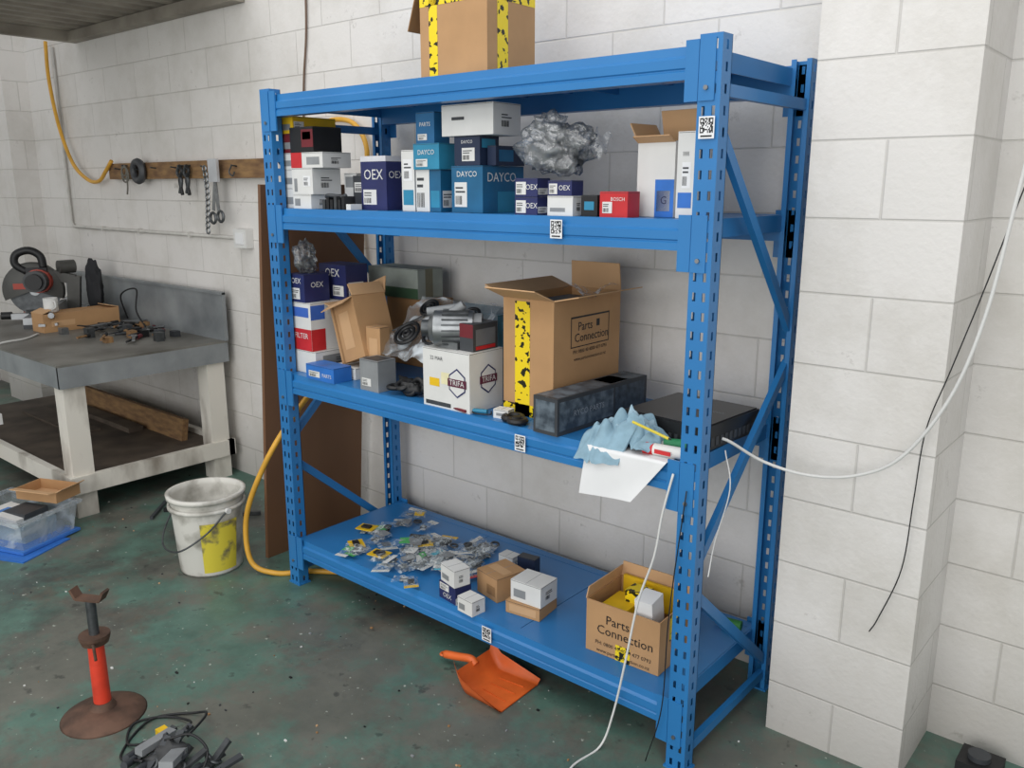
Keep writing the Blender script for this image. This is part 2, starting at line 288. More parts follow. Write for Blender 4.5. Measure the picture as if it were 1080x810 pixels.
# ---------------------------------------------------------------- shelving rack
W=1.828;D=.593;S2,S3,S4,T1=1.566,.921,.210,1.978
def rack():
    b=B('blue_steel_shelving_rack')
    HW=blotch('blue_paint','#256ea9','#2f7cbb',2.5,.5,.34,0,.25)
    def perf(org,u,width,cols,H=2.0,th=.002):
        o=Vector(org);u=Vector(u);z=Vector((0,0,1));p=.05
        n=int(H/p)
        for r in range(n):
            zs=[r*p,r*p+.014,r*p+.036,(r+1)*p]
            for c in range(len(cols)-1):
                for k in range(3):
                    if c%2==1 and k==1:continue
                    if k in(0,2) and c>0 :continue
                    a0,a1=(cols[0],cols[-1]) if k in (0,2) else (cols[c],cols[c+1])
                    q=[o+u*a0+z*zs[k],o+u*a1+z*zs[k],o+u*a1+z*zs[k+1],o+u*a0+z*zs[k+1]]
                    b.add(q,[(0,1,2,3)],HW)
    for px,py,sg in ((-W,0,1),(0,0,1),(-W,D,-1),(0,D,-1)):
        perf((px,py,0),(1,0,0),.06,[0,.012,.021,.039,.048,.06])
        perf((px,py,0),(0,sg,0),.05,[0,.02,.03,.05]);perf((px+.06,py,0),(0,sg,0),.05,[0,.02,.03,.05])
        yb=py+sg*.05;b.box((px,min(yb,yb-sg*.002),0),(px+.015,max(yb,yb-sg*.002),2),HW);b.box((px+.045,min(yb,yb-sg*.002),0),(px+.06,max(yb,yb-sg*.002),2),HW)
        b.box((px-.006,min(py,yb)-.004,0),(px+.066,max(py,yb)+.004,.006),HW)
    xa,xb=-W+.06,0
    for s in (S2,S3,S4,T1):
        for y0,sg in ((0,1),(D,-1)):
            pf=[(.048,0),(.012,0),(.010,-.022),(.002,-.028),(.002,-.050),(.006,-.053),(.006,-.056),(.002,-.059),(.002,-.078),(.048,-.078)]
            v=[(x,y0+sg*p,s+q) for x in (xa,xb) for p,q in pf];n=len(pf)
            b.add(v,[(i,(i+1)%n,n+(i+1)%n,n+i) for i in range(n)]+[tuple(range(n)),tuple(range(n,2*n))],HW)
            for x in (xa,xb-.036):
                b.box((x,min(y0-sg*.002,y0+sg*.004),s-.13),(x+.036,max(y0-sg*.002,y0+sg*.004),s+.012),HW)
            for x in (xa-.045,xb+.003):
                b.box((x,min(y0-sg*.004,y0),s-.13),(x+.042,max(y0-sg*.004,y0),s+.012),HW)
                b.cyl((x+.021,y0,s-.1),(x+.021,y0-sg*.009,s-.1),.006,STEEL,n=8)
        k=3;st=(xb-xa)/k
        for i in range(k):
            x0=xa+i*st+.0015;x1=xa+(i+1)*st-.0015
            b.box((x0,.046,s-.004),(x1,D-.046,s-.001),HW)
            b.box((x0,.05,s-.035),(x0+.003,D-.05,s-.004),HW);b.box((x1-.003,.05,s-.035),(x1,D-.05,s-.004),HW)
            for j in (1,2):
                xm=x0+(x1-x0)*j/3;b.box((xm-.012,.05,s-.02),(xm+.012,D-.05,s-.004),HW)
        b.box((xb,.05,s-.05),(xb+.004,D-.05,s-.001),HW);b.box((xa-.004,.05,s-.05),(xa,D-.05,s-.001),HW)
    for xo in (.044,-W+.014):
        for z0,z1 in ((1.875,1.875),(.06,.06),(1.79,1.22),(.63,1.12),(.55,.10)):
            b.bar((xo,.03,z0),(xo,D-.03,z1),.018,.03,HW)
    rn=random.Random(3)
    for x,z in ((-.44,1.505),(-.57,.850),(-.715,.145),(.010,1.76)):
        y=-.0065 if z!=1.76 else -.005;w=.042
        b.box((x,y-.001,z),(x+w,y,z+.052),PAPER)
        for i in range(14):
            for j in range(11):
                cor=(i<4 and j<4) or (i<4 and j>6) or (i>9 and j>6)
                on=rn.random()<.5
                if cor:
                    a=i if i<4 else i-10;c=j if j<4 else j-7;on=a in (0,3) or c in (0,3)
                if on:b.box((x+.0035+i*.0025,y-.0015,z+.013+j*.0032),(x+.006+i*.0025,y-.001,z+.0162+j*.0032),BLACK)
        b.box((x+.006,y-.0015,z+.004),(x+.036,y-.001,z+.008),BLACK)
    b.done()
rack()

# ---------------------------------------------------------------- shelf 2 goods
Z=S2
G=.0007
zz=Z
for nm,h,m in (('white_parts_box',.075,WHITE),('white_parts_box',.068,WHITE),('white_parts_box',.06,WHITE),('maroon_parts_box',.07,MAROON),('yellow_parts_box',.062,YEL)):
    carton(nm,-1.80,.06,zz,.085,.2,h,m,[('F',.2,.2,.8,.55,GREY),('R',.02,.2,.25,.7,WHITE if m is not WHITE else GREY)]);zz+=h+G
zz=Z
for nm,w,h,m,dc in (('white_parts_box',.17,.052,WHITE,[('F',.1,.2,.4,.7,GREY)]),('white_parts_box',.185,.095,WHITE,[('F',.55,.3,.9,.7,PAPER),('F',.1,.1,.25,.6,GREY)]),
    ('white_parts_box',.25,.055,WHITE,[('F',0,0,.35,1,RED),('F',.5,.2,.9,.7,GREY)]),('black_parts_box',.2,.09,BLACK,[('F',.5,.2,1,.9,MAROON),('F',.55,.5,.9,.8,RED),('T',0,.5,1,1,MAROON)])):
    carton(nm,-1.71,.04,zz,w-.06,.13,h,m,dc);zz+=h+G
carton('white_parts_box',-1.575,.18,Z,.07,.14,.13,WHITE,[('F',.1,.6,.9,.9,GREY)])
carton('dark_parts_box',-1.50,.16,Z,.08,.12,.12,DGREY,[('F',.1,.5,.9,.8,WHITE)])
b=B('brake_pads_loose',(-1.52,.03,Z))
for i in range(6):b.box((i*.022,.0,0),(i*.022+.015,.05,.035+.012*(i%2)),BLACK if i%3 else STEELD)
b.tube([(0,.02,.045),(.04,0,.05),(.09,.03,.045),(.12,.01,.05)],.007,DGREY);b.box((.135,0,0),(.16,.05,.02),WHITE);b.done()
carton('navy_parts_box',-1.37,.09,Z,.135,.09,.185,NAVY,[('F',0,.9,1,1,mat('#d0d0d4')),('F',.08,.1,.6,.38,WHITE),('R',0,.9,1,1,mat('#d0d0d4'))],[('F',.5,.65,.05,'OEX',WHITE),('R',.5,.65,.035,'OEX',WHITE)])
carton('white_parts_box',-1.145,.08,Z,.062,.05,.20,WHITE,[('F',.1,.1,.9,.35,TEAL),('F',.15,.5,.85,.85,PAPER),('R',.1,.1,.9,.3,TEAL)])
carton('blue_parts_box',-1.075,.08,Z,.115,.08,.135,TEALD,[('F',0,0,.55,1,WHITE),('F',.6,.1,.95,.5,TEAL),('R',.1,.1,.7,.5,WHITE)])
carton('teal_parts_box',-1.075,.07,Z+.136,.12,.08,.082,TEAL,[('F',.1,.1,.55,.4,WHITE),('T',.1,.1,.9,.9,TEALD)],[('F',.5,.65,.022,'DAYCO',WHITE)])
carton('blue_parts_box',-1.07,.08,Z+.219,.085,.07,.098,mat('#1f6290',.45),[('F',.1,.1,.6,.3,WHITE)],[('F',.5,.6,.018,'PARTS',WHITE)])
carton('teal_parts_box',-.91,.08,Z,.135,.20,.145,TEALD,[('F',.1,.12,.5,.65,WHITE),('R',.35,0,1,.45,TEAL)],[('F',.5,.82,.025,'DAYCO',WHITE),('R',.45,.75,.04,'DAYCO',WHITE)])
carton('navy_parts_box',-.905,.09,Z+.146,.11,.09,.09,DNAVY,[('F',.3,.15,.8,.6,WHITE),('R',.1,.6,.8,.9,TEAL)],[('F',.5,.8,.014,'DAYCO',WHITE)])
carton('dark_blue_parts_box',-.79,.12,Z+.146,.035,.14,.06,DNAVY,[('R',.1,.2,.6,.8,TEALD)])
carton('white_parts_box',-.95,.08,Z+.237,.22,.13,.095,WHITE,[('F',.2,.5,.45,.6,DGREY)])
for i in range(2):carton('navy_parts_box',-.61,.04,Z+i*.053,.085,.06,.052,NAVY,[('F',.05,.1,.5,.8,WHITE),('R',.05,.1,.95,.45,WHITE)],[('F',.75,.5,.022,'OEX',WHITE)])
carton('white_parts_box',-.487,.04,Z,.09,.06,.055,WHITE,[('F',.1,.2,.7,.4,GREY)])
carton('navy_parts_box',-.49,.045,Z+.056,.085,.055,.042,NAVY,[('F',.05,.1,.4,.8,WHITE)],[('F',.7,.5,.02,'OEX',WHITE)])
carton('black_parts_box',-.375,.05,Z,.055,.045,.058,BLACK,[('F',.2,.3,.8,.7,TEAL)])
carton('red_parts_box',-.305,.04,Z,.09,.06,.068,RED,[('F',.1,.15,.45,.6,WHITE)],[('F',.65,.7,.014,'BOSCH',WHITE)])
b=B('bagged_metal_part',(-.50,.10,Z+.108));GB=filmbag()
b.blob((.0,0,.078),(.115,.06,.088),GB,.45,5,None,5,1.3,True,.001);b.blob((.07,.01,.10),(.085,.04,.045),GB,.5,9,None,4,1.3,True,.02);b.blob((-.03,0,.135),(.06,.045,.045),GB,.5,2,None,4,1.4,True,.02)
b.sheet(lambda u,v:(.09+.08*u,-.02+.05*v+.01*math.sin(9*u),.08+.06*v-.03*u+.012*math.sin(14*u+9*v)),12,10,GB)
AG=mat('#8d9092',.38,.5,.3)
b.blob((-.035,0,.065),(.065,.035,.05),AG,.5,2);b.cyl((-.055,.0,.095),(.03,.02,.125),.028,AG);b.torus((.03,0,.055),.034,.011,STEELD,Matrix.Rotation(1.3,4,'X'));b.cyl((.0,0,.03),(.075,.01,.05),.019,STEELD);b.torus((.055,0,.10),.024,.008,DGREY,Matrix.Rotation(1.1,4,'X'));b.cyl((-.02,.0,.10),(-.05,-.02,.15),.014,AG);b.done()
open_carton('open_white_carton',-.25,.14,Z,.125,.12,.20,WHITE,CARDI,{'L':(120,.06),'B':(75,.09),'F':(150,.03)},[('F',.5,.0,1,.5,mat('#2f6fc0')),('F',.55,.08,.9,.35,WHITE)],[('F',.74,.22,.03,'G',NAVY)],rot=-6)
carton('white_parts_box',-.098,.09,Z,.05,.08,.22,WHITE,[('F',.1,.12,.9,.3,mat('#2f6fc0')),('F',.3,.35,.8,.65,PAPER),('R',.1,.05,.9,.9,mat('#c9c9c5'))],[('F',.5,.75,.012,'||||||',BLACK)]+[('R',.5,.1+.09*i,.01,'::::::::',BLACK) for i in range(9)])

# ---------------------------------------------------------------- shelf 3 goods
Z=S3
carton('white_parts_box',-1.80,.06,Z,.15,.34,.09,WHITE,[('R',.1,.2,.4,.8,GREY)])
carton('red_white_parts_box',-1.80,.06,Z+.091,.13,.34,.19,WHITE,[('F',0,0,1,.45,RED),('F',.1,.7,.9,.9,mat('#3a64b8')),('R',0,0,.2,.45,RED),('R',0,.65,.2,.95,mat('#3a64b8'))],[('F',.5,.3,.03,'FILTER',WHITE)])
carton('navy_parts_box',-1.80,.06,Z+.282,.10,.12,.11,NAVY,[('F',.1,.1,.7,.5,WHITE)],[('F',.5,.75,.03,'OEX',WHITE),('R',.5,.6,.03,'OEX',WHITE)])
carton('navy_parts_box',-1.80,.21,Z+.282,.17,.11,.14,NAVY,[('F',.5,.1,.9,.4,WHITE),('R',.1,.1,.8,.5,WHITE)],[('F',.5,.75,.045,'OEX',WHITE)])
b=B('bagged_metal_part',(-1.755,.12,Z+.393));b.blob((0,0,.055),(.045,.05,.07),GB,.5,9,None,4,1.3,True,.0);b.blob((0,0,.035),(.025,.03,.03),STEELD,.3,3);b.done()
carton('brown_shipping_carton',-1.64,.43,Z,.26,.13,.28,CARDD)
carton('grey_green_parts_box',-1.74,.42,Z+.281,.30,.14,.12,GBOX,[('F',0,0,1,.35,mat('#39543c')),('R',.3,0,.6,1,mat('#6d6a58'))])
carton('blue_flat_box',-1.64,.004,Z,.17,.085,.058,mat('#2b6fc0',.4),[('F',.1,.2,.5,.6,WHITE)],[('F',.75,.4,.02,'PARTS',WHITE)])
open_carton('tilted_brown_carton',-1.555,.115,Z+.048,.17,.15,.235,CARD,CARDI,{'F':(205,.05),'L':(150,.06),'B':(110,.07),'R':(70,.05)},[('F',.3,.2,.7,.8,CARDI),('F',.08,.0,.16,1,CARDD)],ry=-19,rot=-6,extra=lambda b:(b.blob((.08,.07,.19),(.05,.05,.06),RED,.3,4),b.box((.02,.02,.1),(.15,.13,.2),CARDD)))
carton('white_parts_box',-1.60,.10,Z,.14,.16,.045,WHITE)
carton('brown_parts_box',-1.405,.115,Z,.072,.05,.215,CARD,[('F',.2,.5,.8,.8,CARDI)],rot=4)
carton('grey_parts_box',-1.335,.02,Z,.10,.085,.115,GREY,[('F',.1,.15,.6,.4,WHITE),('T',.1,.1,.9,.9,DGREY)])
b=B('black_rubber_parts',(-1.20,.022,Z))
for i in range(5):b.torus((.02+.03*i,.03+.01*i,.026+.012*(i%2)),.024,.009,BLACK,Matrix.Rotation(.5*i,4,'X'))
b.blob((.07,.06,.03),(.06,.035,.035),BLACK,.5,7,None,3,2,True,.0);b.done()
carton('teal_printed_box',-1.28,.36,Z,.32,.18,.27,mat('#4d8ba3',.5),[('F',0,.4,1,1,mat('#8b9da6')),('T',.05,.05,.95,.95,mat('#79909a')),('R',.1,.5,.9,.9,mat('#5aa0b8'))])
b=B('bagged_gasket_set',(-1.36,.09,Z+.09));FB=plastic('foggy_plastic',.42,'#c3cacf',9)
def fn(u,v):
    p=Vector((u*3,v*3,2));w=MN.noise(p*1.3)+.5*MN.noise(p*3)
    return (u*.42+.02*v,.03+v*.23-.01*w,.02+v*.20+.028*w)
b.sheet(fn,34,24,FB)
Mt=Matrix.Rotation(math.radians(41),4,'X')
for cx,cy,r in ((.10,.35,.05),(.24,.42,.055),(.34,.72,.04),(.12,.78,.035)):
    for q in (1,.6,.25):b.torus((cx,.03+cy*.23-.012,.035+cy*.20),r*q,.007,BLACK,Mt)
for x in (.02,.18,.30):b.bar((x,.10,.105),(x+.1,.17,.165),.018,.006,BLACK)
b.done()
ab=carton('white_alternator_box',-1.00,.02,Z,.215,.165,.20,WHITE,[('F',.40,.42,.62,.62,mat('#e9e2b8')),('F',.14,.36,.36,.50,YEL),('F',.05,.03,.6,.10,DGREY)],[('F',.3,.84,.018,'22 MAR',DGREY)])
b=B('printed_hex_logo',(0,0,0))
for (o,u) in (((.160,-.0016,.095),(1,0,0)),((.2166,.09,.105),(0,1,0))):
    o=Vector(o);u=Vector(u);vv=Vector((0,0,1));n=u.cross(vv)
    for r,m,of in ((.050,NAVY,0),(.044,WHITE,.0004)):
        b.add([o+n*of+u*r*.85*math.sin(a)+vv*r*math.cos(a) for a in [k*math.pi/3 for k in range(6)]],[tuple(range(6))[::-1]],m)
    b.box(tuple(o-u*.042-vv*.013+n*.0002),tuple(o+n*.0014+u*.042+vv*.013),mat('#5c2038'));b.text('TRIFA',o+n*.0012,u,vv,.026,WHITE)
lg=b.done();lg.parent=ab
b=B('car_alternator',(-.965,.045,Z+.2007),0,0,0,1.15)
b.cyl((0,0,.055),(.09,.07,.055),.052,STEEL,n=24)
b.cyl((-.012,-.009,.055),(0,0,.055),.035,STEEL,.05);b.cyl((-.03,-.022,.055),(-.012,-.009,.055),.024,STEELD)
for i in range(10):
    a=i*math.pi/10;b.bar((.02,.0156,.055),(.02+.06,.0156+.046,.055),.004,.112,STEELD,(-.6*math.sin(a),.8*math.sin(a),math.cos(a)))
b.box((.01,.0,0),(.09,.06,.02),STEEL);b.cyl((.04,.03,.10),(.07,.05,.125),.013,GREY);b.cyl((.09,.07,.055),(.11,.0856,.055),.044,GREY,n=24);b.cyl((-.03,0,.10),(.05,.06,.115),.012,GREY);b.done()
carton('dark_red_parts_box',-.855,.05,Z+.2007,.06,.12,.09,DGREY,[('F',0,.5,1,1,MAROON),('R',.1,.2,.9,.8,mat('#6d6f72')),('R',.1,.05,.9,.18,RED)])
def pc(b,w,d,h,F,x,y,s):
    b.ftext(w,d,h,F,x-.08,y,s,'Parts',BLACK);b.ftext(w,d,h,F,x+.02,y-s*.9/h,s,'Connection',BLACK)
    b.ftext(w,d,h,F,x,y-s*2.0/h,s*.42,'PH: 0800 40 4000 477 0793',BLACK);b.ftext(w,d,h,F,x,y-s*2.6/h,s*.4,'www.partsconnection.co.nz',BLACK)
def exN(b):
    w,d,h=.205,.37,.385
    pc(b,w,d,h,'R',.53,.75,.040)
    for q in ((.24,.58,.25,.84),(.24,.825,.82,.84),(.81,.58,.82,.84),(.24,.58,.82,.588),(.62,.73,.67,.79)):b.decal(w,d,h,'R',*q,BLACK)
    b.sheet(lambda u,v:(.10+.12*u+.012*math.sin(9*v),.17+.16*v,h+.01+.018*math.sin(5*u+4*v)),12,12,plastic())
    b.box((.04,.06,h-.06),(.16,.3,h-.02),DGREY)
open_carton('large_open_carton',-.725,.12,Z,.205,.37,.385,CARD,CARDI,{'F':(158,.10),'B':(85,.09),'L':(160,.09),'R':(168,.09)},[('F',.24,0,.54,.97,TAPE),('F',.0,.0,.9,.10,TAPE),('R',.0,.0,.12,.03,TAPE)],extra=exN)
pr=blotch('box_print','#39434d','#66727c',30,.5,.4,0,.12,4)
carton('long_grey_parts_box',-.505,.003,Z,.095,.46,.115,DGREY,[('R',.02,.12,.6,.9,pr),('F',.1,.1,.9,.9,pr),('T',.05,.02,.95,.98,pr),('R',.62,.12,.97,.9,mat('#3c4650',.4,0,.5,50)),('T',.1,.6,.9,.8,GREY)],[('R',.33,.5,.026,'RYCO PARTS',mat('#8b939b'))],rot=-3)
b=B('black_electronic_unit',(-.285,.15,Z),math.radians(-4))
b.box((0,0,.006),(.29,.30,.075),mat('#1c1d1f',.4));b.box((.006,.006,.075),(.284,.294,.079),mat('#252629',.33))
for i in range(12):b.box((.03+.02*i,-.0015,.02),(.04+.02*i,0,.04),DGREY)
for i in range(10):b.box((.29,.03+.025*i,.015),(.2915,.045+.025*i,.04),DGREY)
for x in (.02,.25):
    for y in (.02,.26):b.box((x,y,0),(x+.02,y+.02,.006),BLACK)
b.text('AUDIO',(.22,.16,.0785),(1,0,0),(0,1,0),.02,GREY);b.done()
b=B('blue_grey_rag',(-.32,-.004,Z));RG=mat('#86a5b5',.9,0,.12,30,.4)
def rag(u,v,s=0):
    p=Vector((u*2.6+s,v*2.2,s*2+1));n1=MN.noise(p*1.4);n2=MN.noise(p*2.6+Vector((5,1,2)));n3=MN.noise(p*1.1+Vector((1,7,3)))
    x=.01+u*.22+.025*n3+.02*(v-.5);y=.012+v*.12+.025*n3+.012*math.sin(3*u);e=max(0,math.sin(math.pi*u)*math.sin(math.pi*v))
    z=.010+.042*e**.5+.055*abs(n1)*(.25+e)+.045*abs(n2)*(.3+e)+.004*math.sin(20*u+9*v+9*n1)
    if v<.22 and u<.62 and s==0:
        k=(.22-v)/.22;z-=.055*k;y-=.045*k+.006
    return (x,y,z)
b.sheet(rag,60,40,RG);b.sheet(lambda u,v:tuple(Vector(rag(u,v,4.2))*.62+Vector((.04,.045,.035))),40,28,mat('#9bb6c4',.9,0,.12,30,.4));b.done()
b=B('paper_sheet',(.03,-.006,Z))
def pf(u,v):
    if v<.25:
        k=v/.25;return (-.325+.26*u,.05-.055*k,.0035)
    t=(v-.25)/.75;xl=-.325-.012*t;xr=-.065-.10*t
    return (xl+(xr-xl)*u,-.006-.014*t-.004*math.sin(4*u+2*t),.0035-.145*t+.012*t*u)
b.sheet(pf,14,20,PAPER);b.done()
b=B('red_white_spray_tube',(-.10,.035,Z+.0185));b.cyl((0,0,0),(.085,.01,0),.017,WHITE);b.cyl((-.03,-.0035,0),(0,0,0),.017,RED);b.cyl((-.045,-.005,0),(-.03,-.0035,0),.009,WHITE);b.box((.01,-.0175,-.006),(.06,-.0165,.006),RED);b.done()
b=B('pen',(-.17,.03,Z+.085));b.cyl((0,0,0),(.11,.01,-.03),.004,mat('#d8c542'));b.cyl((.11,.01,-.03),(.118,.011,-.032),.002,BLACK);b.done()
b=B('green_bottle',(-.10,.085,Z+.02));b.cyl((0,0,0),(.06,.03,0),.018,mat('#2e8a5a'));b.cyl((-.02,-.01,0),(0,0,0),.01,WHITE);b.done()
carton('white_parts_box',-.70,.04,Z,.055,.04,.03,WHITE,[('F',.2,.3,.8,.6,GREY)],rot=10)
b=B('black_tape_coil',(-.625,.05,Z+.012));b.torus((0,0,0),.028,.011,BLACK);b.torus((.035,-.02,0),.025,.010,BLACK);b.done()
b=B('small_tube_and_wire',(-.80,.035,Z+.006));b.cyl((0,0,.003),(.06,.02,.003),.008,TEAL);b.tube([(-.05,0,0),(-.02,.025,0),(.03,-.01,0),(.08,.01,0),(.06,.04,0)],.0025,BLACK,6);b.cyl((-.06,-.01,.002),(.0,-.02,.002),.005,MAROON);b.done()

# ---------------------------------------------------------------- shelf 4 goods
Z=S4
b=B('bagged_small_parts_pile',(0,0,Z))
rn=random.Random(21)
BAGM=plastic('parts_bag_plastic',.26,'#cfd6d8',40)
heads=[YEL,WHITE,WHITE,WHITE,mat('#3f9a4e'),mat('#c9ccc8'),mat('#9ba3a6'),mat('#3ab0c8'),WHITE,mat('#e3d64a'),DGREY,RED]
for i in range(62):
    if i<34:x=-1.27+rn.gauss(0,.17);y=.21+rn.gauss(0,.10)
    else:x=rn.uniform(-1.64,-.97);y=rn.uniform(.03,.46)
    if y<.2 and x<-1.5:x+=.12
    if y<.2 and x>-1.08:y+=.15
    x=max(-1.66,min(-1.04,x));y=max(.05,min(.44,y))
    a=rn.uniform(0,6.28);w=rn.uniform(.05,.08);l=rn.uniform(.065,.105);z=rn.uniform(.002,.014)+(rn.uniform(0,.02) if i<34 else 0)
    M=Matrix.Translation((x,y,z))@Matrix.Rotation(a,4,'Z')@Matrix.Rotation(rn.uniform(-.05,.2),4,'X')@Matrix.Rotation(rn.uniform(-.12,.12),4,'Y')
    p1=rn.uniform(0,6);p2=rn.uniform(0,6)
    b.sheet(lambda u,v:((u-.5)*w,v*l,.004+.012*math.sin(math.pi*v)*math.sin(math.pi*u)+.003*math.sin(9*u+p1)*math.sin(8*v+p2)),7,7,BAGM,False,M)
    k=rn.random()
    if k<.4:b.torus((0,l*.45,.005),w*.22,w*.07,rn.choice([BLACK,STEEL,DGREY]),M,14,6)
    elif k<.75:b.box((-w*.25,l*.25,.001),(w*.2,l*.6,.008),rn.choice([BLACK,STEEL,DGREY,STEELD,mat('#6e7478')]),M)
    else:b.cyl(M@Vector((-w*.2,l*.3,.005)),M@Vector((w*.2,l*.6,.005)),.006,STEEL,n=8)
    if rn.random()<.6:b.box((-w/2,l*.82,.003),(w/2,l*1.05,.0045),rn.choice(heads),M)
    if rn.random()<.22:b.box((-w*.4,l*.1,.012),(w*.4,l*.6,.013),rn.choice([YEL,WHITE,GREY,WHITE,mat('#4fae62')]),M)
for x,y,a in ((-1.60,.24,.3),(-1.50,.10,-.5),(-1.30,.28,.9),(-1.36,.10,.2)):
    M=Matrix.Translation((x,y,.02))@Matrix.Rotation(a,4,'Z');b.box((-.04,-.03,0),(.04,.03,.004),YEL,M);b.box((-.02,-.015,.004),(.02,.01,.012),BLACK,M)
b.done()
carton('navy_parts_box',-.955,.03,Z,.095,.07,.065,NAVY,[('F',.05,.55,.6,.95,WHITE),('R',0,.0,1,.4,WHITE)],[('F',.5,.3,.024,'OEX',WHITE)],rot=-8)
carton('white_parts_box',-.95,.035,Z+.066,.09,.065,.065,WHITE,[('F',.1,.2,.6,.5,GREY)],rot=-14)
carton('white_parts_box',-.835,.0,Z,.075,.06,.055,WHITE,[('F',.1,.2,.5,.6,GREY)],rot=-5)
carton('brown_parts_box',-.88,.15,Z,.12,.13,.09,CARD,[('T',.1,.3,.9,.6,CARDI),('F',.5,.2,.9,.6,CARDD)],rot=-12)
carton('white_parts_box',-.96,.36,Z,.07,.05,.05,WHITE)
carton('dark_parts_box',-.84,.33,Z,.075,.04,.085,DNAVY,[('F',0,.2,1,.45,RED),('T',0,0,1,1,DGREY)],rot=8)
carton('flat_brown_box',-.70,.10,Z,.135,.12,.045,CARD,[('F',.1,.2,.9,.8,CARDI)],rot=8)
carton('white_parts_box',-.69,.115,Z+.046,.125,.10,.075,WHITE,[('F',.1,.2,.5,.6,GREY)],rot=4)
def exX(b):
    w,d,h=.26,.21,.175
    pc(b,w,d,h,'F',.52,.70,.042)
    b.box((.02,.19,.1),(.24,.2,.19),YEL);b.box((.16,.05,.1),(.22,.12,.21),PAPER,Matrix.Rotation(.15,4,'X'));b.box((.03,.02,.12),(.12,.15,.15),YEL)
    b.box((.08,.1,.1),(.15,.16,.19),TAPE)
open_carton('small_open_carton',-.350,.085,Z,.26,.21,.175,CARD,CARDI,{'B':(95,.05),'L':(80,.04)},[('F',.42,0,.62,.30,TAPE),('R',.3,.5,.6,1,TAPE)],extra=exX,rot=2)
b=B('green_red_squeeze_bottle',(-.08,.50,Z+.016));b.cyl((0,0,0),(.06,.01,0),.016,mat('#2e7a3a'));b.cyl((-.03,-.005,0),(0,0,0),.01,RED);b.done()

# ---------------------------------------------------------------- top carton
def exT(b):
    v=[(0,0,.31),(0,.18,.31),(-.055,.18,.16),(-.055,0,.16)];b.add([Vector(p)+Vector((o,0,0)) for o in (0,-.004) for p in v],[(0,1,2,3),(7,6,5,4),(0,4,5,1),(1,5,6,2),(2,6,7,3),(3,7,4,0)],CARDD)
open_carton('brown_shipping_carton',-1.06,.10,T1+.001,.285,.235,.34,CARD,CARDI,{'B':(10,.1),'F':(5,.1)},[('F',.14,0,.27,1,TAPE),('F',.0,.66,1,.73,TAPE),('R',.2,0,.42,1,TAPE),('R',0,.66,1,.73,TAPE)],extra=exT,rot=1)

